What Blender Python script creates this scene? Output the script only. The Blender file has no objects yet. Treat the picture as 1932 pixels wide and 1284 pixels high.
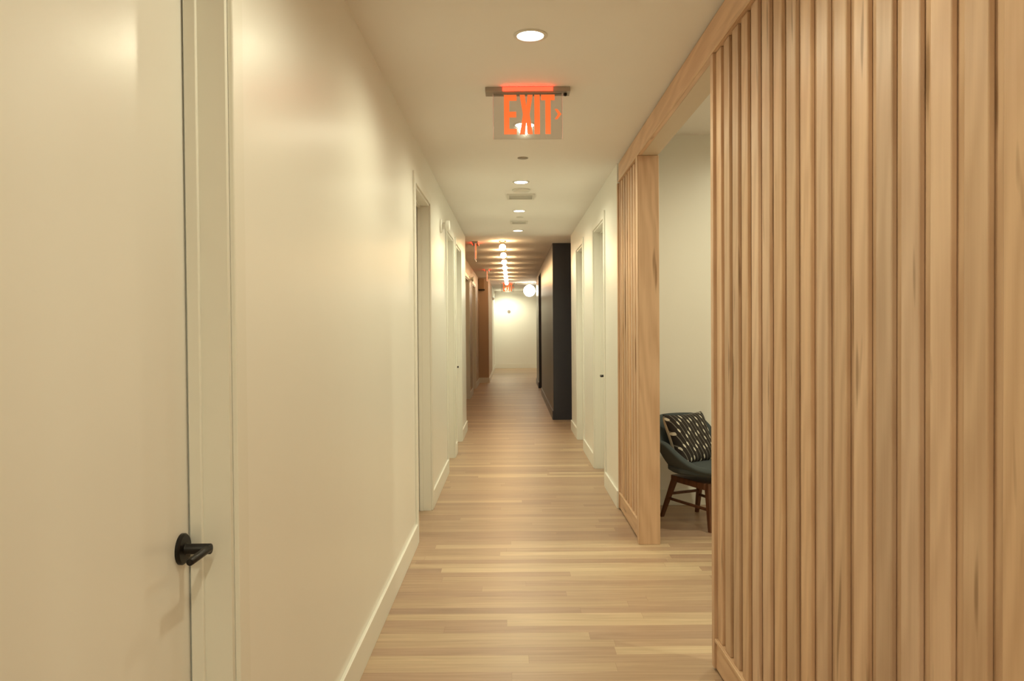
import bpy, bmesh, math, random
from mathutils import Vector, Matrix

C = bpy.context.scene
COL = C.collection
random.seed(7)
PI = math.pi

# ------------------------------------------------------------------ camera
# x = right, y = down the corridor, z = up; camera eye at 1.45 m over the floor
H_EYE = 1.4465
cam_d = bpy.data.cameras.new('camera')
cam = bpy.data.objects.new('camera', cam_d)
COL.objects.link(cam)
cam_d.sensor_width = 36.0
cam_d.lens = 36.0 * 1450 / 1932
cam_d.clip_start = 0.02
pitch, roll = 0.0164, 0.00765
fwd = Vector((0.0004, math.cos(pitch), -math.sin(pitch)))
up0 = Vector((0, math.sin(pitch), math.cos(pitch)))
rt0 = Vector((1, 0, 0))
cx = rt0 * math.cos(roll) - up0 * math.sin(roll)
cy = up0 * math.cos(roll) + rt0 * math.sin(roll)
cz = -fwd
cam.matrix_world = Matrix(((cx.x, cy.x, cz.x, 0), (cx.y, cy.y, cz.y, 0), (cx.z, cy.z, cz.z, H_EYE), (0, 0, 0, 1)))
C.camera = cam

# ------------------------------------------------------------------ world + colour
w = bpy.data.worlds.new('world'); C.world = w; w.use_nodes = True
w.node_tree.nodes['Background'].inputs[0].default_value = (1.0, 0.85, 0.6, 1)
w.node_tree.nodes['Background'].inputs[1].default_value = 0.02
C.view_settings.view_transform = 'Standard'
C.view_settings.look = 'None'
C.view_settings.gamma = 1
C.view_settings.use_curve_mapping = False
C.view_settings.exposure = 0.07

DOWN_W = 45.0           # watt of every corridor downlight
ROOM_W = 98.0           # unseen downlights added to light the side room
DOWN_COL = (1.0, 0.955, 0.675)
BULB_COL = (1.0, 0.64, 0.31)

# ------------------------------------------------------------------ dimensions
XL, XR = -0.650, 0.8435
HC = 2.743              # corridor ceiling
HF = 2.765              # ceiling of the far wing
YB = -6.4               # wall behind the camera
Y1 = 10.88              # end of the white corridor
XFL, XFR = -0.87, 0.645  # far wing walls
Y2 = 20.3
YE = 27.5
XR2 = XR + 0.13         # back of the wooden screen
HR = 2.99               # side room ceiling
YR = 6.22               # side room far wall

# ------------------------------------------------------------------ materials
def new_mat(name):
    m = bpy.data.materials.new(name); m.use_nodes = True
    nt = m.node_tree
    return m, nt, nt.nodes['Principled BSDF']

def N(nt, t, **kw):
    n = nt.nodes.new(t)
    for k, v in kw.items(): setattr(n, k, v)
    return n

def mth(nt, op, a, b=None, c=None):
    n = nt.nodes.new('ShaderNodeMath'); n.operation = op
    for i, v in enumerate((a, b, c)):
        if v is None: continue
        if isinstance(v, (int, float)): n.inputs[i].default_value = v
        else: nt.links.new(v, n.inputs[i])
    return n.outputs[0]

def plain(name, col, rough=0.5, metal=0.0, bump=0.0, bscale=300, spec=0.5, var=0.03):
    m, nt, p = new_mat(name)
    tc = N(nt, 'ShaderNodeTexCoord')
    no = N(nt, 'ShaderNodeTexNoise'); no.inputs['Scale'].default_value = 3.0; no.inputs['Detail'].default_value = 3
    nt.links.new(tc.outputs['Object'], no.inputs['Vector'])
    mx = N(nt, 'ShaderNodeMix', data_type='RGBA')
    a = [c * (1 - var) for c in col]; b = [min(1, c * (1 + var)) for c in col]
    mx.inputs[6].default_value = (*a, 1); mx.inputs[7].default_value = (*b, 1)
    nt.links.new(no.outputs[0], mx.inputs[0]); nt.links.new(mx.outputs[2], p.inputs['Base Color'])
    p.inputs['Roughness'].default_value = rough
    p.inputs['Metallic'].default_value = metal
    p.inputs['Specular IOR Level'].default_value = spec
    if bump:
        n2 = N(nt, 'ShaderNodeTexNoise'); n2.inputs['Scale'].default_value = bscale
        nt.links.new(tc.outputs['Object'], n2.inputs['Vector'])
        bp = N(nt, 'ShaderNodeBump'); bp.inputs['Strength'].default_value = bump; bp.inputs['Distance'].default_value = 0.001
        nt.links.new(n2.outputs[0], bp.inputs['Height']); nt.links.new(bp.outputs[0], p.inputs['Normal'])
    return m

def emit(name, col, s):
    m, nt, p = new_mat(name)
    p.inputs['Base Color'].default_value = (*[min(1, c) * 0.4 for c in col], 1)
    p.inputs['Emission Color'].default_value = (*col, 1)
    p.inputs['Emission Strength'].default_value = s
    return m

def wood(name, c0, c1, dark, rough=0.42, axis='z', knots=True):
    """fine maple grain running along one axis; obj.color tints each board"""
    m, nt, p = new_mat(name)
    tc = N(nt, 'ShaderNodeTexCoord'); oi = N(nt, 'ShaderNodeObjectInfo')
    cmb = N(nt, 'ShaderNodeCombineXYZ')
    r = mth(nt, 'MULTIPLY', oi.outputs['Random'], 37.0)
    for i in range(3): nt.links.new(r, cmb.inputs[i])
    ad = N(nt, 'ShaderNodeVectorMath', operation='ADD')
    nt.links.new(tc.outputs['Object'], ad.inputs[0]); nt.links.new(cmb.outputs[0], ad.inputs[1])
    def scaled(across, along):
        mp = N(nt, 'ShaderNodeMapping')
        mp.inputs['Scale'].default_value = {'z': (across, across, along), 'y': (across, along, across), 'x': (along, across, across)}[axis]
        nt.links.new(ad.outputs[0], mp.inputs['Vector']); return mp.outputs[0]
    g1 = N(nt, 'ShaderNodeTexNoise'); g1.inputs['Scale'].default_value = 1.0; g1.inputs['Detail'].default_value = 5; g1.inputs['Distortion'].default_value = 1.2
    nt.links.new(scaled(14, 1.1), g1.inputs['Vector'])
    g2 = N(nt, 'ShaderNodeTexNoise'); g2.inputs['Scale'].default_value = 1.0; g2.inputs['Detail'].default_value = 4
    nt.links.new(scaled(120, 3.0), g2.inputs['Vector'])
    wv = N(nt, 'ShaderNodeTexWave', wave_type='BANDS', bands_direction='DIAGONAL'); wv.inputs['Scale'].default_value = 0.9
    wv.inputs['Distortion'].default_value = 9; wv.inputs['Detail'].default_value = 2; wv.inputs['Detail Scale'].default_value = 1.2
    nt.links.new(scaled(9, 1.3), wv.inputs['Vector'])
    f = mth(nt, 'ADD', mth(nt, 'MULTIPLY', g1.outputs[0], 0.52), mth(nt, 'MULTIPLY', g2.outputs[0], 0.26))
    f = mth(nt, 'ADD', f, mth(nt, 'MULTIPLY', wv.outputs[1], 0.22))
    cr = N(nt, 'ShaderNodeValToRGB')
    cr.color_ramp.elements[0].position = 0.30; cr.color_ramp.elements[0].color = (*c0, 1)
    cr.color_ramp.elements[1].position = 0.68; cr.color_ramp.elements[1].color = (*c1, 1)
    nt.links.new(f, cr.inputs[0]); out = cr.outputs[0]
    if knots:
        kn = N(nt, 'ShaderNodeTexNoise'); kn.inputs['Scale'].default_value = 1.0; kn.inputs['Detail'].default_value = 1
        nt.links.new(scaled(26, 2.6), kn.inputs['Vector'])
        kr = N(nt, 'ShaderNodeValToRGB')
        kr.color_ramp.elements[0].position = 0.69; kr.color_ramp.elements[0].color = (0, 0, 0, 1)
        kr.color_ramp.elements[1].position = 0.77; kr.color_ramp.elements[1].color = (0.7, 0.7, 0.7, 1)
        nt.links.new(kn.outputs[0], kr.inputs[0])
        mk = N(nt, 'ShaderNodeMix', data_type='RGBA'); mk.inputs[7].default_value = (*dark, 1)
        nt.links.new(kr.outputs[0], mk.inputs[0]); nt.links.new(out, mk.inputs[6]); out = mk.outputs[2]
    ml = N(nt, 'ShaderNodeMix', data_type='RGBA', blend_type='MULTIPLY'); ml.inputs[0].default_value = 1.0
    nt.links.new(out, ml.inputs[6]); nt.links.new(oi.outputs['Color'], ml.inputs[7])
    nt.links.new(ml.outputs[2], p.inputs['Base Color'])
    p.inputs['Roughness'].default_value = rough
    p.inputs['Specular IOR Level'].default_value = 0.4
    return m

def floor_mat():
    m, nt, p = new_mat('oak_strip_floor')
    tc = N(nt, 'ShaderNodeTexCoord'); sp = N(nt, 'ShaderNodeSeparateXYZ')
    nt.links.new(tc.outputs['Object'], sp.inputs[0])
    PW, PL = 0.0826, 1.55
    yv = mth(nt, 'DIVIDE', mth(nt, 'ADD', sp.outputs[1], 20.0), PW)
    row = mth(nt, 'FLOOR', yv); fy = mth(nt, 'FRACT', yv)
    wn = N(nt, 'ShaderNodeTexWhiteNoise', noise_dimensions='1D'); nt.links.new(row, wn.inputs['W'])
    xv = mth(nt, 'ADD', mth(nt, 'DIVIDE', mth(nt, 'ADD', sp.outputs[0], 30.0), PL), mth(nt, 'MULTIPLY', wn.outputs[0], 9.0))
    cell = mth(nt, 'FLOOR', xv); fx = mth(nt, 'FRACT', xv)
    cb = N(nt, 'ShaderNodeCombineXYZ'); nt.links.new(row, cb.inputs[0]); nt.links.new(cell, cb.inputs[1])
    w2 = N(nt, 'ShaderNodeTexWhiteNoise', noise_dimensions='2D'); nt.links.new(cb.outputs[0], w2.inputs['Vector'])
    cr = N(nt, 'ShaderNodeValToRGB')
    els = [(0.0, (0.375, 0.25, 0.175)), (0.2, (0.425, 0.285, 0.193)), (0.5, (0.455, 0.315, 0.21)), (0.82, (0.49, 0.35, 0.232)), (1.0, (0.60, 0.46, 0.30))]
    while len(cr.color_ramp.elements) < len(els): cr.color_ramp.elements.new(0.5)
    for e, (q, c) in zip(cr.color_ramp.elements, els): e.position = q; e.color = (*c, 1)
    nt.links.new(w2.outputs[0], cr.inputs[0])
    # grain, shifted for every board
    mp = N(nt, 'ShaderNodeCombineXYZ')
    nt.links.new(mth(nt, 'ADD', mth(nt, 'MULTIPLY', sp.outputs[0], 2.2), mth(nt, 'MULTIPLY', w2.outputs[0], 50)), mp.inputs[0])
    nt.links.new(mth(nt, 'MULTIPLY', sp.outputs[1], 42.0), mp.inputs[1])
    g = N(nt, 'ShaderNodeTexNoise'); g.inputs['Scale'].default_value = 1.0; g.inputs['Detail'].default_value = 6; g.inputs['Distortion'].default_value = 0.8
    nt.links.new(mp.outputs[0], g.inputs['Vector'])
    gr = N(nt, 'ShaderNodeValToRGB')
    gr.color_ramp.elements[0].position = 0.25; gr.color_ramp.elements[0].color = (0.80, 0.77, 0.73, 1)
    gr.color_ramp.elements[1].position = 0.7; gr.color_ramp.elements[1].color = (1.08, 1.08, 1.08, 1)
    nt.links.new(g.outputs[0], gr.inputs[0])
    ml = N(nt, 'ShaderNodeMix', data_type='RGBA', blend_type='MULTIPLY'); ml.inputs[0].default_value = 1
    nt.links.new(cr.outputs[0], ml.inputs[6]); nt.links.new(gr.outputs[0], ml.inputs[7])
    # joints
    ey = mth(nt, 'MINIMUM', fy, mth(nt, 'SUBTRACT', 1.0, fy))
    ex = mth(nt, 'MULTIPLY', mth(nt, 'MINIMUM', fx, mth(nt, 'SUBTRACT', 1.0, fx)), PL / PW)
    e = mth(nt, 'LESS_THAN', mth(nt, 'MINIMUM', ey, ex), 0.008)
    mj = N(nt, 'ShaderNodeMix', data_type='RGBA'); mj.inputs[7].default_value = (0.24, 0.14, 0.08, 1)
    nt.links.new(mth(nt, 'MULTIPLY', e, 0.6), mj.inputs[0]); nt.links.new(ml.outputs[2], mj.inputs[6])
    nt.links.new(mj.outputs[2], p.inputs['Base Color'])
    p.inputs['Roughness'].default_value = 0.36
    rr = mth(nt, 'ADD', 0.33, mth(nt, 'MULTIPLY', g.outputs[0], 0.12)); nt.links.new(rr, p.inputs['Roughness'])
    p.inputs['Specular IOR Level'].default_value = 0.45
    return m

def pillow_mat():
    m, nt, p = new_mat('striped_woven_cushion')
    tc = N(nt, 'ShaderNodeTexCoord'); sp = N(nt, 'ShaderNodeSeparateXYZ'); nt.links.new(tc.outputs['Object'], sp.inputs[0])
    nz = N(nt, 'ShaderNodeTexNoise'); nz.inputs['Scale'].default_value = 7; nt.links.new(tc.outputs['Object'], nz.inputs['Vector'])
    xx = mth(nt, 'ADD', mth(nt, 'ADD', sp.outputs[0], mth(nt, 'MULTIPLY', sp.outputs[2], 0.36)), mth(nt, 'MULTIPLY', mth(nt, 'SUBTRACT', nz.outputs[0], 0.5), 0.02))
    u = mth(nt, 'DIVIDE', mth(nt, 'ADD', xx, 1.0), 0.034)
    k = mth(nt, 'FLOOR', u); fu = mth(nt, 'FRACT', u)
    line = mth(nt, 'LESS_THAN', mth(nt, 'ABSOLUTE', mth(nt, 'SUBTRACT', fu, 0.5)), 0.075)
    wn = N(nt, 'ShaderNodeTexWhiteNoise', noise_dimensions='1D'); nt.links.new(k, wn.inputs['W'])
    v = mth(nt, 'ADD', mth(nt, 'DIVIDE', sp.outputs[2], 0.105), mth(nt, 'MULTIPLY', wn.outputs[0], 5.0))
    fv = mth(nt, 'FRACT', v)
    du = mth(nt, 'DIVIDE', mth(nt, 'SUBTRACT', fu, 0.5), 0.19); dv = mth(nt, 'DIVIDE', mth(nt, 'SUBTRACT', fv, 0.5), 0.15)
    dab = mth(nt, 'LESS_THAN', mth(nt, 'ADD', mth(nt, 'MULTIPLY', du, du), mth(nt, 'MULTIPLY', dv, dv)), 1.0)
    back = mth(nt, 'GREATER_THAN', sp.outputs[1], 0.001)
    f = mth(nt, 'MAXIMUM', mth(nt, 'MAXIMUM', mth(nt, 'MULTIPLY', line, 0.25), dab), back)
    mx = N(nt, 'ShaderNodeMix', data_type='RGBA')
    mx.inputs[6].default_value = (0.022, 0.016, 0.013, 1); mx.inputs[7].default_value = (0.74, 0.70, 0.60, 1)
    nt.links.new(f, mx.inputs[0]); nt.links.new(mx.outputs[2], p.inputs['Base Color'])
    p.inputs['Roughness'].default_value = 0.9
    bn = N(nt, 'ShaderNodeTexNoise'); bn.inputs['Scale'].default_value = 120; nt.links.new(tc.outputs['Object'], bn.inputs['Vector'])
    bp = N(nt, 'ShaderNodeBump'); bp.inputs['Strength'].default_value = 0.6; bp.inputs['Distance'].default_value = 0.004
    nt.links.new(bn.outputs[0], bp.inputs['Height']); nt.links.new(bp.outputs[0], p.inputs['Normal'])
    return m

def acrylic_mat():
    m, nt, p = new_mat('clear_acrylic')
    nt.nodes.remove(p)
    out = nt.nodes['Material Output']
    tr = N(nt, 'ShaderNodeBsdfTransparent'); tr.inputs[0].default_value = (0.90, 0.89, 0.89, 1)
    gl = N(nt, 'ShaderNodeBsdfGlossy'); gl.inputs['Roughness'].default_value = 0.08
    fr = N(nt, 'ShaderNodeFresnel'); fr.inputs[0].default_value = 1.49
    mx = N(nt, 'ShaderNodeMixShader')
    nt.links.new(fr.outputs[0], mx.inputs[0]); nt.links.new(tr.outputs[0], mx.inputs[1]); nt.links.new(gl.outputs[0], mx.inputs[2])
    nt.links.new(mx.outputs[0], out.inputs[0])
    return m

M = dict(
    wall=plain('warm_white_wall_paint', (0.89, 0.88, 0.82), 0.33, bump=0.05, bscale=90, var=0.012),
    ceil=plain('flat_ceiling_paint', (0.94, 0.92, 0.89), 0.85, var=0.012),
    door=plain('semi_gloss_door_paint', (0.86, 0.85, 0.80), 0.28, var=0.01),
    trim=plain('satin_trim_paint', (0.86, 0.85, 0.78), 0.38, var=0.01),
    soffit=plain('tan_soffit_paint', (0.66, 0.54, 0.40), 0.5),
    navy=plain('dark_navy_paint', (0.032, 0.034, 0.048), 0.30, var=0.05),
    far=plain('far_wing_wall_paint', (0.52, 0.37, 0.26), 0.42, var=0.02),
    dark=plain('unlit_recess_dark', (0.05, 0.04, 0.03), 0.7),  # darkness of the unlit room put into the wall colour
    black=plain('matte_black_metal', (0.018, 0.016, 0.015), 0.38, metal=0.6, spec=0.5),
    white=plain('white_enamel', (0.78, 0.76, 0.70), 0.4),
    grey=plain('brushed_grey_metal', (0.42, 0.38, 0.33), 0.35, metal=0.8),
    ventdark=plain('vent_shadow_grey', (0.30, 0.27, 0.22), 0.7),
    brownbox=plain('brown_enamel', (0.34, 0.21, 0.12), 0.5),
    brass=plain('aged_brass', (0.45, 0.30, 0.12), 0.35, metal=1.0),
    maple=wood('natural_maple', (0.555, 0.362, 0.232), (0.685, 0.478, 0.322), (0.24, 0.13, 0.06), axis='z'),
    maple_y=wood('natural_maple_lengthwise', (0.565, 0.365, 0.225), (0.685, 0.475, 0.31), (0.30, 0.16, 0.08), axis='y'),
    walnut=wood('dark_walnut', (0.085, 0.032, 0.014), (0.15, 0.06, 0.028), (0.05, 0.02, 0.01), axis='z', knots=False),
    floor=floor_mat(),
    fabric=plain('slate_blue_felt', (0.065, 0.080, 0.085), 0.95, bump=0.5, bscale=400, var=0.15),
    cushion=pillow_mat(),
    cream=plain('cream_cushion_piping', (0.72, 0.68, 0.56), 0.9),
    acrylic=acrylic_mat(),
    lens=emit('downlight_lens_glow', (1.0, 0.93, 0.78), 14.0),
    bulb=emit('warm_bulb_glow', BULB_COL, 75.0),
    fill_glow=emit('fill_panel_glow', (1.0, 0.92, 0.66), 11.0),
    globe=emit('opal_globe_glow', (1.0, 0.90, 0.68), 22.0),
    exit_red=emit('exit_letter_glow', (1.0, 0.17, 0.035), 0.85),
    exit_strip=emit('exit_led_strip_glow', (1.0, 0.020, 0.008), 9.0),
    exit_edge=emit('exit_panel_edge_glow', (1.0, 0.45, 0.30), 0.5),
)

# ------------------------------------------------------------------ mesh helpers
class MB:
    def __init__(s): s.bm = bmesh.new()
    def box(s, x0, x1, y0, y1, z0, z1, bev=0.0):
        b = bmesh.new()
        bmesh.ops.create_cube(b, size=1.0)
        for v in b.verts:
            v.co = Vector((x0 + (v.co.x + .5) * (x1 - x0), y0 + (v.co.y + .5) * (y1 - y0), z0 + (v.co.z + .5) * (z1 - z0)))
        if bev: bmesh.ops.bevel(b, geom=b.edges[:], offset=bev, segments=2, affect='EDGES', profile=0.5)
        s._add(b); return s
    def _add(s, b):
        me = bpy.data.meshes.new('t'); b.to_mesh(me); b.free(); s.bm.from_mesh(me); bpy.data.meshes.remove(me)
    def cyl(s, p0, p1, r0, r1=None, seg=32, cap=True):
        p0, p1 = Vector(p0), Vector(p1); r1 = r0 if r1 is None else r1
        d = p1 - p0; q = d.to_track_quat('Z', 'Y').to_matrix()
        a, b = [], []
        for i in range(seg):
            t = 2 * PI * i / seg; o = q @ Vector((math.cos(t), math.sin(t), 0))
            a.append(s.bm.verts.new(p0 + o * r0)); b.append(s.bm.verts.new(p1 + o * r1))
        for i in range(seg):
            j = (i + 1) % seg; s.bm.faces.new((a[i], a[j], b[j], b[i]))
        if cap: s.bm.faces.new(a[::-1]); s.bm.faces.new(b)
        return s
    def lathe(s, c, axis, prof, seg=40):
        """prof = [(radius, distance along axis)]"""
        c = Vector(c); q = Vector(axis).to_track_quat('Z', 'Y').to_matrix()
        rings = []
        for r, h in prof:
            if r < 1e-6: rings.append([s.bm.verts.new(c + q @ Vector((0, 0, h)))])
            else: rings.append([s.bm.verts.new(c + q @ Vector((r * math.cos(2 * PI * i / seg), r * math.sin(2 * PI * i / seg), h))) for i in range(seg)])
        for A, B in zip(rings, rings[1:]):
            for i in range(seg):
                j = (i + 1) % seg
                if len(A) == 1 and len(B) == 1: continue
                if len(A) == 1: s.bm.faces.new((A[0], B[j], B[i]))
                elif len(B) == 1: s.bm.faces.new((A[i], A[j], B[0]))
                else: s.bm.faces.new((A[i], A[j], B[j], B[i]))
        return s
    def prism(s, pts, y0, y1):
        """polygon in x,z extruded along y"""
        a = [s.bm.verts.new((x, y0, z)) for x, z in pts]; b = [s.bm.verts.new((x, y1, z)) for x, z in pts]
        n = len(pts); s.bm.faces.new(a); s.bm.faces.new(b[::-1])
        for i in range(n):
            j = (i + 1) % n; s.bm.faces.new((a[j], a[i], b[i], b[j]))
        return s

def obj(name, mb, mat, parent=None, off=(0, 0, 0), smooth=False, kind=None, color=None):
    bm = mb.bm
    bmesh.ops.recalc_face_normals(bm, faces=bm.faces[:])
    if any(off): bmesh.ops.translate(bm, verts=bm.verts[:], vec=-Vector(off))
    me = bpy.data.meshes.new(name); bm.to_mesh(me); bm.free()
    me.materials.append(M[mat])
    if smooth:
        me.polygons.foreach_set('use_smooth', [True] * len(me.polygons))
        try: me.set_sharp_from_angle(angle=math.radians(40))
        except Exception: pass
    o = bpy.data.objects.new(name, me); COL.objects.link(o)
    if parent: o.parent = parent
    if kind: o['kind'] = kind
    if color: o.color = (*color, 1)
    return o

def thing(name, label, cat, loc=(0, 0, 0), rz=0.0, group=None):
    o = bpy.data.objects.new(name, None); COL.objects.link(o)
    o.empty_display_size = 0.1
    o.location = loc; o.rotation_euler = (0, 0, rz); o['label'] = label; o['category'] = cat
    if group: o['group'] = group
    return o

def struct(name, mb, mat, **kw): return obj(name, mb, mat, kind='structure', **kw)

def dup(root, loc, label, group=None, rz=None):
    r = root.copy(); COL.objects.link(r); r.location = loc; r['label'] = label
    if rz is not None: r.rotation_euler = (0, 0, rz)
    if group: r['group'] = group
    for ch in list(root.children):
        c = ch.copy(); COL.objects.link(c); c.parent = r
        for g in list(ch.children):
            d = g.copy(); COL.objects.link(d); d.parent = c
    return r

def lamp(name, parent, loc, kind, energy, col, **kw):
    d = bpy.data.lights.new(name, kind); d.energy = energy; d.color = col
    for k, v in kw.items(): setattr(d, k, v)
    o = bpy.data.objects.new(name, d); COL.objects.link(o); o.location = loc
    if parent: o.parent = parent
    return o

def wall_y(mb, x0, x1, y0, y1, h, openings=()):
    """wall running along y with door openings [(ya, yb, ztop)]"""
    y = y0
    for a, b, zt in openings:
        if a > y: mb.box(x0, x1, y, a, 0, h)
        mb.box(x0, x1, a, b, zt, h)
        y = b
    if y < y1: mb.box(x0, x1, y, y1, 0, h)
    return mb

# ------------------------------------------------------------------ structure: floor, ceilings
struct('floor', MB().box(-2.6, 4.2, YB - 0.2, YE + 0.2, -0.12, 0.0), 'floor')
mb = MB().box(XL - 0.2, XR2, -0.7, Y1, HC, HC + 0.06).box(-2.8, 3.0, YB - 0.1, -0.7, HC, HC + 0.06)
struct('ceiling_corridor', mb, 'ceil')
struct('ceiling_far_wing', MB().box(-2.2, 3.2, Y1, YE + 0.1, HF, HF + 0.06), 'ceil')
struct('ceiling_side_room', MB().box(XR2, 3.7, 0.9, YR + 0.1, HR, HR + 0.06), 'ceil')

# left wall with its openings
DT = 2.425   # height of door openings
LO = [(0.85, 1.775, DT), (5.19, 6.10, DT), (7.72, 8.57, DT), (8.93, 9.80, DT)]
struct('wall_left', wall_y(MB(), XL - 0.14, XL, -0.7, Y1, HC, LO), 'wall')
RO = [(6.98, 7.86, DT), (9.04, 9.90, DT)]
struct('wall_right', wall_y(MB(), XR, XR + 0.14, 6.11, Y1, HC, RO), 'wall')
mb = MB().box(XR, XR2, -0.7, -0.32, 0, HC)
struct('wall_right_behind', mb, 'wall')
struct('wall_behind', MB().box(-2.7, 2.9, YB - 0.1, YB, 0, HC), 'wall')
struct('wall_lobby_left', MB().box(-2.8, -2.7, YB - 0.1, -0.6, 0, HC).box(-2.7, XL - 0.14, -0.7, -0.6, 0, HC), 'wall')
struct('wall_lobby_right', MB().box(2.9, 3.0, YB - 0.1, -0.6, 0, HC).box(XR2, 2.9, -0.7, -0.6, 0, HC), 'wall')

# baseboards
BH, BT = 0.14, 0.015
def base_y(mb, x, side, spans, h=BH):
    for a, b in spans:
        x0, x1 = (x, x + BT) if side > 0 else (x - BT, x)
        mb.box(x0, x1, a, b, 0, h, bev=0.003)
    return mb
CW = 0.072    # casing width
struct('baseboard_left', base_y(MB(), XL, 1, [(-0.7, 0.85 - CW), (1.775 + CW, 5.19 - CW), (6.10 + CW, 7.72 - CW), (8.57 + CW, 8.93 - CW), (9.80 + CW, Y1)]), 'trim')
struct('baseboard_right', base_y(MB(), XR, -1, [(6.11, 6.98 - CW), (7.86 + CW, 9.04 - CW), (9.90 + CW, Y1)]), 'trim')

# far wing shell
mb = wall_y(MB(), XFL - 0.12, XFL, Y1, Y2, HF, [(14.3, 15.7, DT), (16.95, 18.35, DT)])
mb.box(XFL - 0.12, XL - 0.14, Y1 - 0.1, Y1, 0, HF)
struct('wall_far_left', mb, 'far')
struct('wall_far_left_return', MB().box(XFL, -0.61, Y2, Y2 + 0.15, 0, HF).box(-0.76, -0.61, Y2 + 0.15, 23.9, 0, HF), 'far')
struct('wall_end_left', MB().box(-0.76, -0.61, 23.9, YE, 0, HF), 'wall')
struct('wall_end', MB().box(-0.8, 3.2, YE, YE + 0.1, 0, HF), 'wall')
struct('wall_end_right', MB().box(2.6, 2.7, Y2, YE, 0, HF).box(XFR + 0.14, 2.7, 20.0, 20.1, 0, HF), 'wall')
mb = MB().box(XFR, 1.9, 12.03, 12.15, 0, HF)
wall_y(mb, XFR, XFR + 0.14, 12.15, 20.1, HF, [(16.75, 18.35, 2.66)])
struct('wall_navy', mb, 'navy')
struct('wall_right_end_return', MB().box(XR + 0.14, 1.9, Y1 - 0.1, Y1, 0, HF).box(1.9, 2.0, Y1 - 0.1, 12.15, 0, HF), 'wall')
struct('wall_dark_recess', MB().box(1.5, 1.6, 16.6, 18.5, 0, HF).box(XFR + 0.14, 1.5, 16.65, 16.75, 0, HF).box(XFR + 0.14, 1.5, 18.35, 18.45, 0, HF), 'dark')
struct('baseboard_far_left', base_y(MB(), XFL, 1, [(Y1, 14.3), (15.7, 16.95), (18.35, Y2)]).box(XFL, -0.595, Y2 - BT, Y2, 0, BH, bev=.003).box(-0.61, -0.595, Y2, YE, 0, BH, bev=.003), 'trim')
struct('baseboard_end', MB().box(-0.6, 2.6, YE - BT, YE, 0, 0.16, bev=.003), 'trim')
struct('baseboard_far_right', base_y(MB(), XFR, -1, [(12.03, 16.75), (18.35, 20.1)]), 'navy')
# little rooms behind the far left doorways so no void is seen
struct('wall_far_left_backing', MB().box(XFL - 0.22, XFL - 0.12, 14.0, 18.6, 0, HF), 'far')

# side room
mb = MB().box(XR2, 3.6, YR, YR + 0.1, 0, HR)
struct('wall_room_back', mb, 'wall')
struct('wall_room_side', MB().box(3.6, 3.7, 0.9, YR + 0.1, 0, HR), 'wall')
struct('wall_room_front', MB().box(XR2, 3.6, 0.8, 0.9, 0, HR), 'wall')
struct('wall_room_over', MB().box(XR + 0.03, XR2, -0.32, 6.11, HC, HR + 0.02), 'wall')
struct('baseboard_room', MB().box(XR2, 3.6, YR - BT, YR, 0, 0.13, bev=.003), 'trim')

# ------------------------------------------------------------------ doors
def casing(root, xw, side, a, b, zt, off):
    """flat casing around an opening on the wall plane xw; side=+1 wall on the left of the corridor"""
    t = 0.013
    x0, x1 = (xw, xw + t) if side > 0 else (xw - t, xw)
    for ya, yb in ((a - CW, a - 0.004), (b + 0.004, b + CW)):
        obj('casing', MB().box(x0, x1, ya, yb, 0, zt + CW, bev=0.003), 'trim', root, off)
    obj('head_casing', MB().box(x0, x1, a - 0.004, b + 0.004, zt + 0.004, zt + CW, bev=0.003), 'trim', root, off)

def jambs(root, xw, side, a, b, zt, off, depth=0.13):
    x0, x1 = (xw - depth, xw) if side > 0 else (xw, xw + depth)
    m = MB().box(x0, x1, a, a + 0.012, 0, zt).box(x0, x1, b - 0.012, b, 0, zt).box(x0, x1, a + 0.012, b - 0.012, zt - 0.012, zt)
    obj('jamb', m, 'trim', root, off)
    s0, s1 = (xw - 0.09, xw - 0.062) if side > 0 else (xw + 0.062, xw + 0.09)
    m = MB().box(s0, s1, a + 0.012, a + 0.024, 0, zt - 0.012).box(s0, s1, b - 0.024, b - 0.012, 0, zt - 0.012, bev=0.002)
    m.box(s0, s1, a + 0.024, b - 0.024, zt - 0.024, zt - 0.012)
    obj('door_stop', m, 'trim', root, off)

def lever_handle(parent, off, x, y, z, side, reach=-1, s=1.12):
    """round rosette, neck and a short lever pointing along y*reach"""
    n = side
    h = bpy.data.objects.new('door_handle', None); COL.objects.link(h); h.parent = parent
    h.location = Vector((x, y, z)) - Vector(off)
    def L(nm, m): return obj(nm, m, 'black', h, smooth=True)
    L('rosette', MB().lathe((0, 0, 0), (n, 0, 0), [(0, 0), (0.031 * s, 0), (0.031 * s, 0.006), (0.028 * s, 0.0095), (0.012 * s, 0.011), (0, 0.011)]))
    L('neck', MB().lathe((0, 0, 0), (n, 0, 0), [(0, 0.009), (0.0125 * s, 0.009), (0.0105 * s, 0.014), (0.0105 * s, 0.0655), (0.0095 * s, 0.067), (0, 0.067)]))
    L('lever', MB().lathe((n * 0.0605, 0, 0), (0, reach, 0), [(0, 0.0), (0.0078 * s, 0.0), (0.0072 * s, 0.098), (0.0062 * s, 0.1005), (0, 0.1005)]))
    return h

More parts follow.
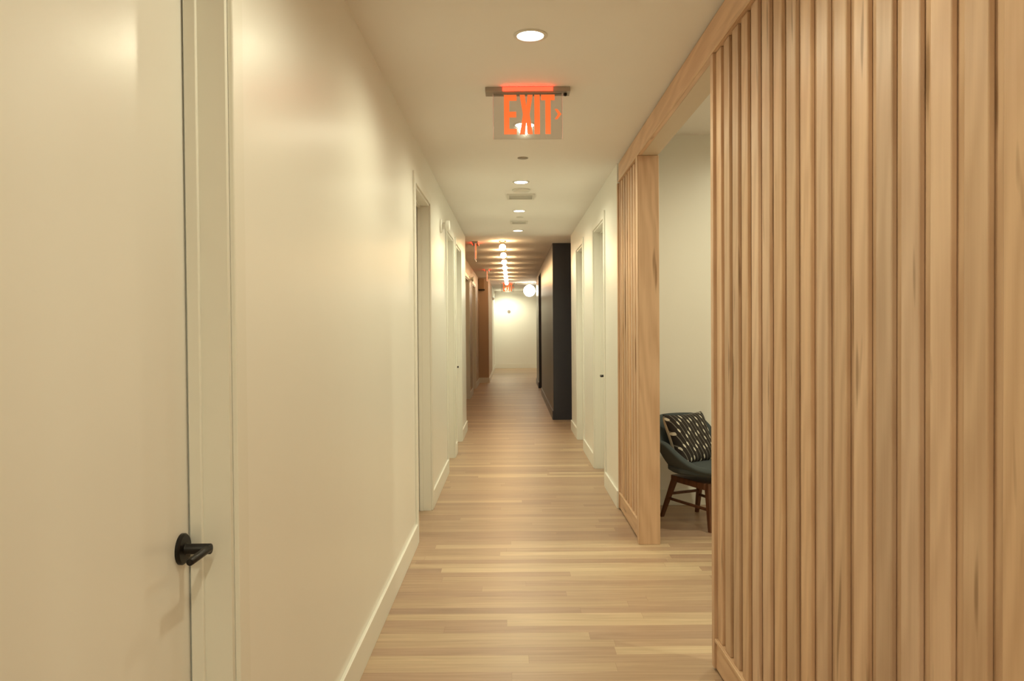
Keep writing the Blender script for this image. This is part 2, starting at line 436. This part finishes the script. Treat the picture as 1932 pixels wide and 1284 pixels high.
def door(idx, xw, side, a, b, depth, label_handle=None, hy=None, hz=1.01, mat='door', reach=-1):
    off = (xw, (a + b) / 2, 0)
    r = bpy.data.objects.new('door_%d' % idx, None); COL.objects.link(r); r.location = off; r['kind'] = 'structure'
    casing(r, xw, side, a, b, DT, off)
    jambs(r, xw, side, a, b, DT, off)
    depth += 0.004
    xd = xw - side * depth                       # corridor-side face of the leaf
    x0, x1 = (xd - 0.035, xd) if side > 0 else (xd, xd + 0.035)
    leaf = obj('door_panel', MB().box(x0, x1, a + 0.015, b - 0.016, 0.008, DT - 0.015, bev=0.0015), mat, r, off)
    if hy is not None: lever_handle(r, off, xd, hy, hz, side, reach)
    return r

door(1, XL, 1, *LO[0][:2], 0.09, hy=1.714, hz=0.957)
door(2, XL, 1, *LO[1][:2], 0.09)
door(3, XL, 1, *LO[2][:2], 0.09)
door(4, XL, 1, *LO[3][:2], 0.09, hy=9.735, hz=0.957)
door(5, XR, -1, *RO[0][:2], 0.09, hy=7.60, hz=0.965)
door(6, XR, -1, *RO[1][:2], 0.09)
door(7, XFL, 1, 14.3, 15.7, 0.09, mat='far')
door(8, XFL, 1, 16.95, 18.35, 0.09, mat='far')

# ------------------------------------------------------------------ maple slatted screens
FZ = 2.578     # underside of the header beam
def tint():
    b = random.uniform(0.84, 1.12); r = random.uniform(-0.07, 0.09)
    return (b * (1 + r * 0.5), b, b * (1 - r))

hd = thing('maple_header_beam', 'long pale maple beam under the ceiling above the slatted screens and the side room opening', 'beam', (XR, 3.0, FZ))
off = (XR, 3.0, FZ)
obj('beam_board', MB().box(XR, XR + 0.022, -0.32, 6.03, FZ, 2.722, bev=0.002), 'maple_y', hd, off, color=(1.12, 1.10, 1.10))
obj('painted_soffit', MB().box(XR + 0.0225, XR2, -0.32, 6.03, FZ, 2.722, bev=0.002), 'soffit', hd, off)
obj('shadow_strip', MB().box(XR + 0.012, XR2, -0.32, 6.03, 2.7225, HC - 0.001), 'maple_y', hd, off, color=(0.8, 0.75, 0.7))
obj('bead', MB().box(XR - 0.006, XR, -0.32, 6.03, FZ, FZ + 0.012, bev=0.002), 'maple_y', hd, off, color=(1.08, 1.08, 1.05))

def screen(label, y0, y1, near_edge, first, n, group=None):
    """y0 < y1; slats' near corners at first + 0.116*k"""
    off = (XR, (y0 + y1) / 2, 0)
    t = thing('slatted_maple_screen', label, 'screen', off)
    RH = 0.14
    # stiles at both ends
    obj('stile', MB().box(XR - 0.004, XR2, y1 - 0.04, y1, 0.012, FZ - 0.001, bev=0.002), 'maple', t, off, color=(0.97, 0.95, 0.93))
    obj('stile', MB().box(XR - 0.004, XR2, y0, y0 + 0.04, 0.012, FZ - 0.001, bev=0.002), 'maple', t, off, color=(0.97, 0.95, 0.93))
    obj('bottom_rail', MB().box(XR + 0.004, XR2 - 0.004, y0 + 0.04, y1 - 0.04, 0.012, RH, bev=0.002), 'maple_y', t, off, color=(1.04, 1.02, 1.0))
    obj('bead', MB().box(XR - 0.003, XR + 0.004, y0 + 0.04, y1 - 0.04, RH - 0.014, RH, bev=0.002), 'maple_y', t, off, color=(1.08, 1.08, 1.05))
    obj('shoe', MB().box(XR + 0.012, XR2 - 0.012, y0 + 0.002, y1 - 0.002, 0.0, 0.012), 'walnut', t, off)
    obj('back_panel', MB().box(XR + 0.0230, XR2 - 0.01, y0 + 0.04, y1 - 0.04, RH, FZ - 0.001), 'maple', t, off, color=(0.93, 0.92, 0.90))
    for k in range(n):
        a = first + 0.1165 * k
        b = a + 0.0745
        a2, b2 = max(a, y0 + 0.042), min(b, y1 - 0.042)
        if b2 - a2 < 0.01: continue
        obj('slat', MB().box(XR + 0.009, XR + 0.0225, a2, b2, RH + 0.0005, FZ - 0.0015, bev=0.003), 'maple', t, off, color=tint())
    return t
screen('large near screen of upright maple slats filling the right foreground', -0.32, 3.24, True, 1.377 - 0.1165 * 14, 30)
scr2 = screen('narrow far screen of upright maple slats between the doorway post and the white wall', 5.15, 6.105, False, 5.20, 8)
pst = thing('maple_doorway_post', 'thick square maple post at the far side of the side room opening', 'post', (XR, 5.12, 0))
obj('post_board', MB().box(XR - 0.004, XR2 + 0.004, 5.085, 5.149, 0, FZ - 0.001, bev=0.003), 'maple', pst, (XR, 5.12, 0), color=(1, 0.98, 0.95))
obj('corner_fillet', MB().box(XR - 0.009, XR - 0.0045, 5.085, 5.149, 0.002, FZ - 0.002, bev=0.001), 'maple', pst, (XR, 5.12, 0), color=(1.06, 1.05, 1.03))

# ------------------------------------------------------------------ ceiling fixtures
def downlight(loc, label, z, power, group='recessed downlights in the corridor ceiling', spot=2.88):
    t = thing('recessed_downlight', label, 'ceiling light', (loc[0], loc[1], z), group=group)
    obj('trim_ring', MB().lathe((0, 0, 0), (0, 0, -1), [(0.0760, 0.0), (0.0760, 0.003), (0.072, 0.005), (0.060, 0.005), (0.058, 0.002), (0.058, 0.0)]), 'white', t, smooth=True)
    obj('lens', MB().lathe((0, 0, 0), (0, 0, -1), [(0.0, 0.001), (0.0575, 0.001), (0.0575, 0.0035), (0, 0.0035)]), 'lens', t, smooth=True)
    lamp('downlight_lamp', t, (0, 0, -0.012), 'SPOT', power, DOWN_COL, spot_size=spot, spot_blend=0.7, shadow_soft_size=0.04)
    return t
CX = 0.092
DL = [(3.431, 'nearest and largest recessed downlight, in front of the red exit sign'),
      (4.934, 'recessed downlight seen glaring through the clear exit sign panel'),
      (6.859, 'recessed downlight just in front of the square ceiling vent'),
      (8.542, 'recessed downlight between the two ceiling vents'),
      (10.267, 'smallest corridor downlight, farthest one before the row of bare bulbs')]
for y, lab in DL: downlight((CX, y), lab, HC, DOWN_W * (1.4 if y > 5 else 1.0))
downlight((CX, 1.72), 'recessed downlight overhead, just above the upper edge of the view', HC, DOWN_W * 0.85)
downlight((CX, 0.0), 'recessed downlight straight above the camera', HC, DOWN_W * 1.05)
downlight((CX, -1.72), 'recessed fill downlight added unseen behind the camera where the lobby begins', HC, DOWN_W * 1.6)  # unseen lamp added to brighten the foreground from behind
def fill_panel(x, y, label):  # glowing panels added out of view as fill for the camera-facing slat sides
    t = thing('lobby_fill_panel', label, 'ceiling light', (x, y, HC), group='unseen fill panels added behind the camera')
    f = MB()
    for a, b, c, d in ((-.6, .6, -.3, -.28), (-.6, .6, .28, .3), (-.6, -.58, -.28, .28), (.58, .6, -.28, .28)): f.box(a, b, c, d, -0.02, 0)
    obj('frame', f, 'white', t)
    obj('diffuser', MB().box(-.58, .58, -.28, .28, -0.012, -0.001), 'fill_glow', t)
for x in (-1.3, 1.5):
    for y in (-2.2, -4.6): fill_panel(x, y, 'rectangular fill panel added unseen in the lobby ceiling behind the camera')
downlight((-0.164, 26.75), 'recessed downlight by the far end wall, behind the far exit sign', HF, 122.0, group=None)
for y, q in ((4.9, 'farther'), (2.6, 'nearer')): downlight((2.1, y), 'recessed downlight added unseen in the side room ceiling, the %s one' % q, HR, ROOM_W, 'unseen downlights added to light the side room', spot=3.05)  # lamps added out of view to light the side room walls

def vent(x, y, s, label):
    t = thing('ceiling_vent', label, 'vent', (x, y, HC), group='ceiling vents')
    f = MB()
    for a, b, c, d in ((-s, s, -s, -s + .022), (-s, s, s - .022, s), (-s, -s + .022, -s + .022, s - .022), (s - .022, s, -s + .022, s - .022)):
        f.box(a, b, c, d, -0.014, 0)
    obj('vent_frame', f, 'white', t)
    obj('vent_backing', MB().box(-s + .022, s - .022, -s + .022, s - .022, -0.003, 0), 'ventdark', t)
    for k in range(5):
        q = -s + 0.04 + k * (2 * s - 0.08) / 4
        obj('vent_blade', MB().box(-s + .022, s - .022, q - .005, q + .005, -0.013, -0.003), 'white', t)
vent(0.098, 7.59, 0.135, 'larger square white ceiling vent, the nearer of the two')
vent(0.100, 9.44, 0.105, 'smaller square white ceiling vent beyond the third downlight')

def disc(name, x, y, z, r, h, label, cat, mat='white', group=None):
    t = thing(name, label, cat, (x, y, z), group=group)
    obj('cover_plate', MB().lathe((0, 0, 0), (0, 0, -1), [(0, h), (r * .86, h), (r, h * .55), (r, 0.0), (0, 0)]), mat, t, smooth=True)
    return t
disc('sprinkler_cover', 0.094, 5.89, HC, 0.041, 0.006, 'small round sprinkler cover plate in the ceiling behind the exit sign', 'sprinkler', 'grey')
disc('smoke_detector', 0.098, 7.23, HC, 0.085, 0.022, 'round white smoke detector on the ceiling just before the larger vent', 'smoke detector')
disc('sprinkler_cover', 0.105, 9.03, HC, 0.042, 0.006, 'small round sprinkler cover plate just before the smaller vent', 'sprinkler', 'white')
disc('sprinkler_cover', 1.17, 4.80, HR, 0.035, 0.008, 'small round sprinkler cover plate in the side room ceiling', 'sprinkler', 'grey')

# ------------------------------------------------------------------ exit signs
def letters(mb, y0, y1, flip=False):
    """EXIT and a chevron, in metres from the panel centre; top at z=-0.03"""
    S = 1 / 345.0
    cxp, top = 995.5, 183.0
    def P(px, py):
        x = (px - cxp) * S
        return ((-x if flip else x), -0.024 - (py - top) * S)
    zt, zb = 186.0, 259.5
    polys = []
    polys.append([(951, zt), (974.7, zt), (974.7, 197), (961, 197), (961, 217.5), (974, 217.5), (974, 228), (961, 228), (961, 249.5), (974.7, 249.5), (974.7, zb), (951, zb)])
    polys.append([(980.5, zt), (990.2, zt), (992.7, 208), (995.2, zt), (1004.8, zt), (999.0, 222.5), (1004.8, zb), (995.2, zb), (992.7, 238), (990.2, zb), (980.5, zb), (986.4, 222.5)])
    polys.append([(1008, zt), (1018.2, zt), (1018.2, zb), (1008, zb)])
    polys.append([(1020.5, zt), (1046, zt), (1046, 196.5), (1038.4, 196.5), (1038.4, zb), (1028.4, zb), (1028.4, 196.5), (1020.5, 196.5)])
    polys.append([(1046, 213), (1051, 213), (1058.5, 222.5), (1051, 232), (1046, 232), (1052, 222.5)])
    for pl in polys:
        # triangulated by bmesh after extrusion
        mb.prism([P(*q) for q in pl], y0, y1)
    mb.bm.normal_update()
    bmesh.ops.triangulate(mb.bm, faces=[f for f in mb.bm.faces if len(f.verts) > 4])
    return mb

def exit_sign(loc, rz, label, strength='exit_strip'):
    t = thing('exit_sign', label, 'exit sign', loc, rz)
    obj('housing', MB().box(-0.229, 0.229, -0.045, 0.045, -0.026, -0.0005, bev=0.002), 'grey', t)
    obj('panel', MB().box(-0.187, 0.187, -0.005, 0.005, -0.271, -0.0265, bev=0.0012), 'acrylic', t)
    obj('lettering', letters(MB(), -0.0085, -0.0055), 'exit_red', t)
    obj('led_strip', MB().box(-0.135, 0.135, -0.0475, -0.0455, -0.024, -0.003), strength, t)
    obj('led_strip', MB().box(-0.135, 0.135, 0.0455, 0.0475, -0.024, -0.003), strength, t)
    for s in (-1, 1):
        obj('panel_edge', MB().box(*sorted((s * 0.1872, s * 0.1885)), -0.005, 0.005, -0.27, -0.028), 'exit_edge', t)
    obj('test_button', MB().lathe((0.205, 0, -0.026), (0, 0, -1), [(0.009, 0), (0.009, 0.008), (0.006, 0.013), (0, 0.013)]), 'black', t, smooth=True)
    return t
exit_sign((0.0955, 4.2, HC), 0, 'red lettered EXIT sign on a clear panel, the large near one hanging from the ceiling')
exit_sign((-0.55, 11.9, HF), PI / 2, 'red lit exit sign seen edge on beside the nearest bare bulb')
exit_sign((-0.55, 17.4, HF), PI / 2, 'smaller red lit exit sign seen edge on, farther down the left side')
exit_sign((-0.115, 22.5, HF), 0, 'tiny red EXIT sign facing the camera at the far end beyond the bulb row')

# ------------------------------------------------------------------ row of bare bulbs
def bulb_fixture(x, y, label):
    t = thing('bare_bulb_fixture', label, 'ceiling light', (x, y, HF), group='bare bulb ceiling lights in the far wing')
    obj('canopy', MB().lathe((0, 0, 0), (0, 0, -1), [(0, 0), (0.055, 0), (0.055, 0.012), (0.03, 0.022), (0.022, 0.05), (0, 0.05)]), 'brass', t, smooth=True)
    prof = [(0.0, 0.045)] + [(0.05 * math.sin(a), 0.097 - 0.05 * math.cos(a)) for a in [PI * k / 14 for k in range(2, 14)]] + [(0, 0.147)]
    obj('bulb', MB().lathe((0, 0, 0), (0, 0, -1), prof, 24), 'bulb', t, smooth=True)
    return t
ys = [11.68, 12.99, 14.33, 15.66, 16.99, 18.32, 19.65, 20.98]
ordn = ['nearest', 'second', 'third', 'fourth', 'fifth', 'sixth', 'seventh', 'farthest']
b0 = None
for y, q in zip(ys, ordn):
    lab = '%s of the warm bare bulbs in a row on the far ceiling' % q
    if b0 is None: b0 = bulb_fixture(-0.131, y, lab)
    else: dup(b0, (-0.131, y, HF), lab)

g = thing('globe_pendant', 'round glowing white globe lamp hanging near the far end wall', 'pendant lamp', (0.525, 22.5, HF))
obj('canopy', MB().lathe((0, 0, 0), (0, 0, -1), [(0, 0), (0.07, 0), (0.07, 0.02), (0.012, 0.03), (0.012, 0.07), (0, 0.07)]), 'brass', g, smooth=True)
R_ = 0.17
obj('globe_shade', MB().lathe((0, 0, -0.065), (0, 0, -1), [(0, 0)] + [(R_ * math.sin(PI * k / 20), R_ - R_ * math.cos(PI * k / 20)) for k in range(1, 20)] + [(0, 2 * R_)]), 'globe', g, smooth=True)
r = thing('ceiling_rail', 'thin pale horizontal bar along the far ceiling beside the globe lamp', 'rail', (0.44, 22.3, HF))
obj('rail_tube', MB().cyl((-0.30, 0, -0.035), (0.30, 0, -0.035), 0.022), 'white', r, smooth=True)
for s in (-0.22, 0.22): obj('rail_bracket', MB().box(s - .01, s + .01, -.012, .012, -0.02, 0), 'white', r)

# ------------------------------------------------------------------ wall devices
def horn(x, y, z, s, label, mat='white'):
    t = thing('fire_alarm_horn', label, 'fire alarm', (x, y, z))
    obj('mounting_plate', MB().lathe((0, 0, 0), (1, 0, 0), [(0, 0), (0.064 * s, 0), (0.064 * s, 0.016), (0.058 * s, 0.022), (0, 0.022)]), mat, t, smooth=True)
    obj('bell', MB().lathe((0, 0, 0), (1, 0, 0), [(0, 0.02), (0.030 * s, 0.02), (0.030 * s, 0.05), (0.048 * s, 0.062), (0.048 * s, 0.085), (0.04 * s, 0.092), (0, 0.092)]), mat, t, smooth=True)
horn(XL, 7.05, 2.385, 1.0, 'round white wall alarm high on the left wall before the second doorway')
horn(XFL, 15.9, 2.46, 1.0, 'small round alarm high on the left wall of the far wing', 'trim')
t = thing('wall_sounder_box', 'brown box unit fixed high on the far left wall return', 'wall box', (-0.79, Y2, 2.44))
obj('box_body', MB().box(-0.07, 0.07, -0.09, 0, 0.03, 0.30, bev=.006), 'brownbox', t)
obj('box_base', MB().box(-0.085, 0.085, -0.10, 0, 0.0, 0.028, bev=.004), 'black', t)
t = thing('wall_thermostat', 'small round dark dial on the far end wall', 'thermostat', (-0.096, YE, 2.03))
obj('dial', MB().lathe((0, 0, 0), (0, -1, 0), [(0, 0), (0.055, 0), (0.055, 0.015), (0.045, 0.025), (0, 0.025)]), 'grey', t, smooth=True)
t = thing('door_closer', 'small dark knob high on the left wall beside the end wall', 'door hardware', (-0.61, 24.6, 2.38))
obj('closer_body', MB().box(0, 0.05, -0.08, 0.08, -0.04, 0.04, bev=.004), 'grey', t)
obj('closer_arm', MB().box(0.05, 0.062, -0.03, 0.14, -0.008, 0.008, bev=.002), 'grey', t)

# ------------------------------------------------------------------ chair in the side room
CH = (1.394, 5.67, 0); RZ = 0.424
ch = thing('lounge_chair', 'slate blue upholstered tub chair with dark walnut legs in the side room', 'chair', CH, RZ)
def sstep(a, b, x):
    t = max(0, min(1, (x - a) / (b - a))); return t * t * (3 - 2 * t)
def shell():
    m = MB(); nT, nS = 64, 18
    grid = []
    for i in range(nT):
        th = 2 * PI * i / nT
        c, s = math.cos(th), math.sin(th)             # s=+1 at the back
        zr = 0.405 + 0.195 * sstep(-1.05, 0.15, s) + 0.165 * sstep(0.40, 0.88, s)
        row = []
        for j in range(1, nS + 1):
            q = j / nS
            rx, ry = 0.335 * q ** 0.75, 0.325 * q ** 0.75
            k = max(0, (q - 0.40) / 0.60) ** 1.7
            z = 0.375 + (zr - 0.375) * k
            lean = 0.05 * k * max(0, s)
            if s < 0: ry *= 0.96
            row.append(m.bm.verts.new((rx * c, ry * s + lean, z)))
        grid.append(row)
    ctr = m.bm.verts.new((0, 0, 0.375))
    for i in range(nT):
        a, b = grid[i], grid[(i + 1) % nT]
        m.bm.faces.new((ctr, a[0], b[0]))
        for j in range(nS - 1): m.bm.faces.new((a[j], a[j + 1], b[j + 1], b[j]))
    return m
sh = obj('seat_shell', shell(), 'fabric', ch, smooth=True)
md = sh.modifiers.new('thick', 'SOLIDIFY'); md.thickness = 0.042; md.offset = -1
md = sh.modifiers.new('round', 'BEVEL'); md.width = 0.015; md.segments = 3; md.limit_method = 'ANGLE'; md.angle_limit = 1.0
# seat pad
prof = [(0, 0.385), (0.24, 0.385), (0.262, 0.40), (0.262, 0.425), (0.24, 0.442), (0.12, 0.448), (0, 0.45)]
obj('seat_pad', MB().lathe((0, -0.035, 0), (0, 0, 1), prof, 48), 'fabric', ch, smooth=True)
def bar(m, p0, p1, w0, d0, w1, d1):
    p0, p1 = Vector(p0), Vector(p1); a = []; b = []
    for sx, sy in ((-1, -1), (1, -1), (1, 1), (-1, 1)):
        a.append(m.bm.verts.new(p0 + Vector((sx * w0 / 2, sy * d0 / 2, 0)))); b.append(m.bm.verts.new(p1 + Vector((sx * w1 / 2, sy * d1 / 2, 0))))
    m.bm.faces.new(a[::-1]); m.bm.faces.new(b)
    for i in range(4):
        j = (i + 1) % 4; m.bm.faces.new((a[i], a[j], b[j], b[i]))
    return m
legs = {}
for sx in (-1, 1):
    for sy in (-1, 1):
        top = Vector((sx * (0.115 if sy > 0 else 0.108), 0.15 if sy > 0 else -0.215, 0.335)); foot = Vector((sx * (0.165 if sy > 0 else 0.130), sy * 0.265, 0))
        legs[sx, sy] = (foot, top)
        obj('leg', bar(MB(), foot, top, 0.022, 0.026, 0.036, 0.045), 'walnut', ch)
obj('seat_frame', MB().box(-0.150, 0.150, -0.22, 0.17, 0.29, 0.336, bev=.004), 'walnut', ch)
def atz(k, z):
    f, t_ = legs[k]; return f + (t_ - f) * (z / 0.335)
def hbar(p0, p1, r=0.011):
    return MB().cyl(p0, p1, r, seg=12)
for sx in (-1, 1): obj('stretcher', hbar(atz((sx, -1), 0.15), atz((sx, 1), 0.15)), 'walnut', ch, smooth=True)
obj('stretcher', hbar(atz((-1, 1), 0.185), atz((1, 1), 0.185)), 'walnut', ch, smooth=True)
obj('stretcher', hbar(atz((-1, -1), 0.185), atz((1, -1), 0.185)), 'walnut', ch, smooth=True)

# cushion
def pillow(half=0.235, th=0.085, n=26):
    m = MB(); top = {}; bot = {}
    for i in range(n + 1):
        for j in range(n + 1):
            u = -1 + 2 * i / n; v = -1 + 2 * j / n
            e = max(0.0, (1 - u ** 4)) * max(0.0, (1 - v ** 4))
            d = th * e ** 0.45
            px = half * u * (1 - 0.07 * (1 - abs(v)) * 0 - 0.06 * v * v * 0 + 0) * (1 - 0.08 * (1 - v * v) * abs(u))
            pz = half * v * (1 - 0.08 * (1 - u * u) * abs(v))
            edge = i in (0, n) or j in (0, n)
            a = m.bm.verts.new((px, -d, pz)); top[i, j] = a
            bot[i, j] = a if edge else m.bm.verts.new((px, d, pz))
    for i in range(n):
        for j in range(n):
            m.bm.faces.new((top[i, j], top[i + 1, j], top[i + 1, j + 1], top[i, j + 1]))
            q = (bot[i, j], bot[i, j + 1], bot[i + 1, j + 1], bot[i + 1, j])
            try: m.bm.faces.new(q)
            except ValueError: pass
    return m
pl = obj('throw_cushion', pillow(0.205, 0.075), 'cushion', smooth=True)
pl['label'] = 'black throw cushion with white stripes and dabs leaning in the blue chair'; pl['category'] = 'cushion'
pl.location = (1.335, 5.765, 0.605)
pl.rotation_mode = 'XYZ'
pl.matrix_world = Matrix.Translation(pl.location) @ Matrix.Rotation(RZ + 0.16, 4, 'Z') @ Matrix.Rotation(-0.42, 4, 'X') @ Matrix.Rotation(0.0, 4, 'Y')
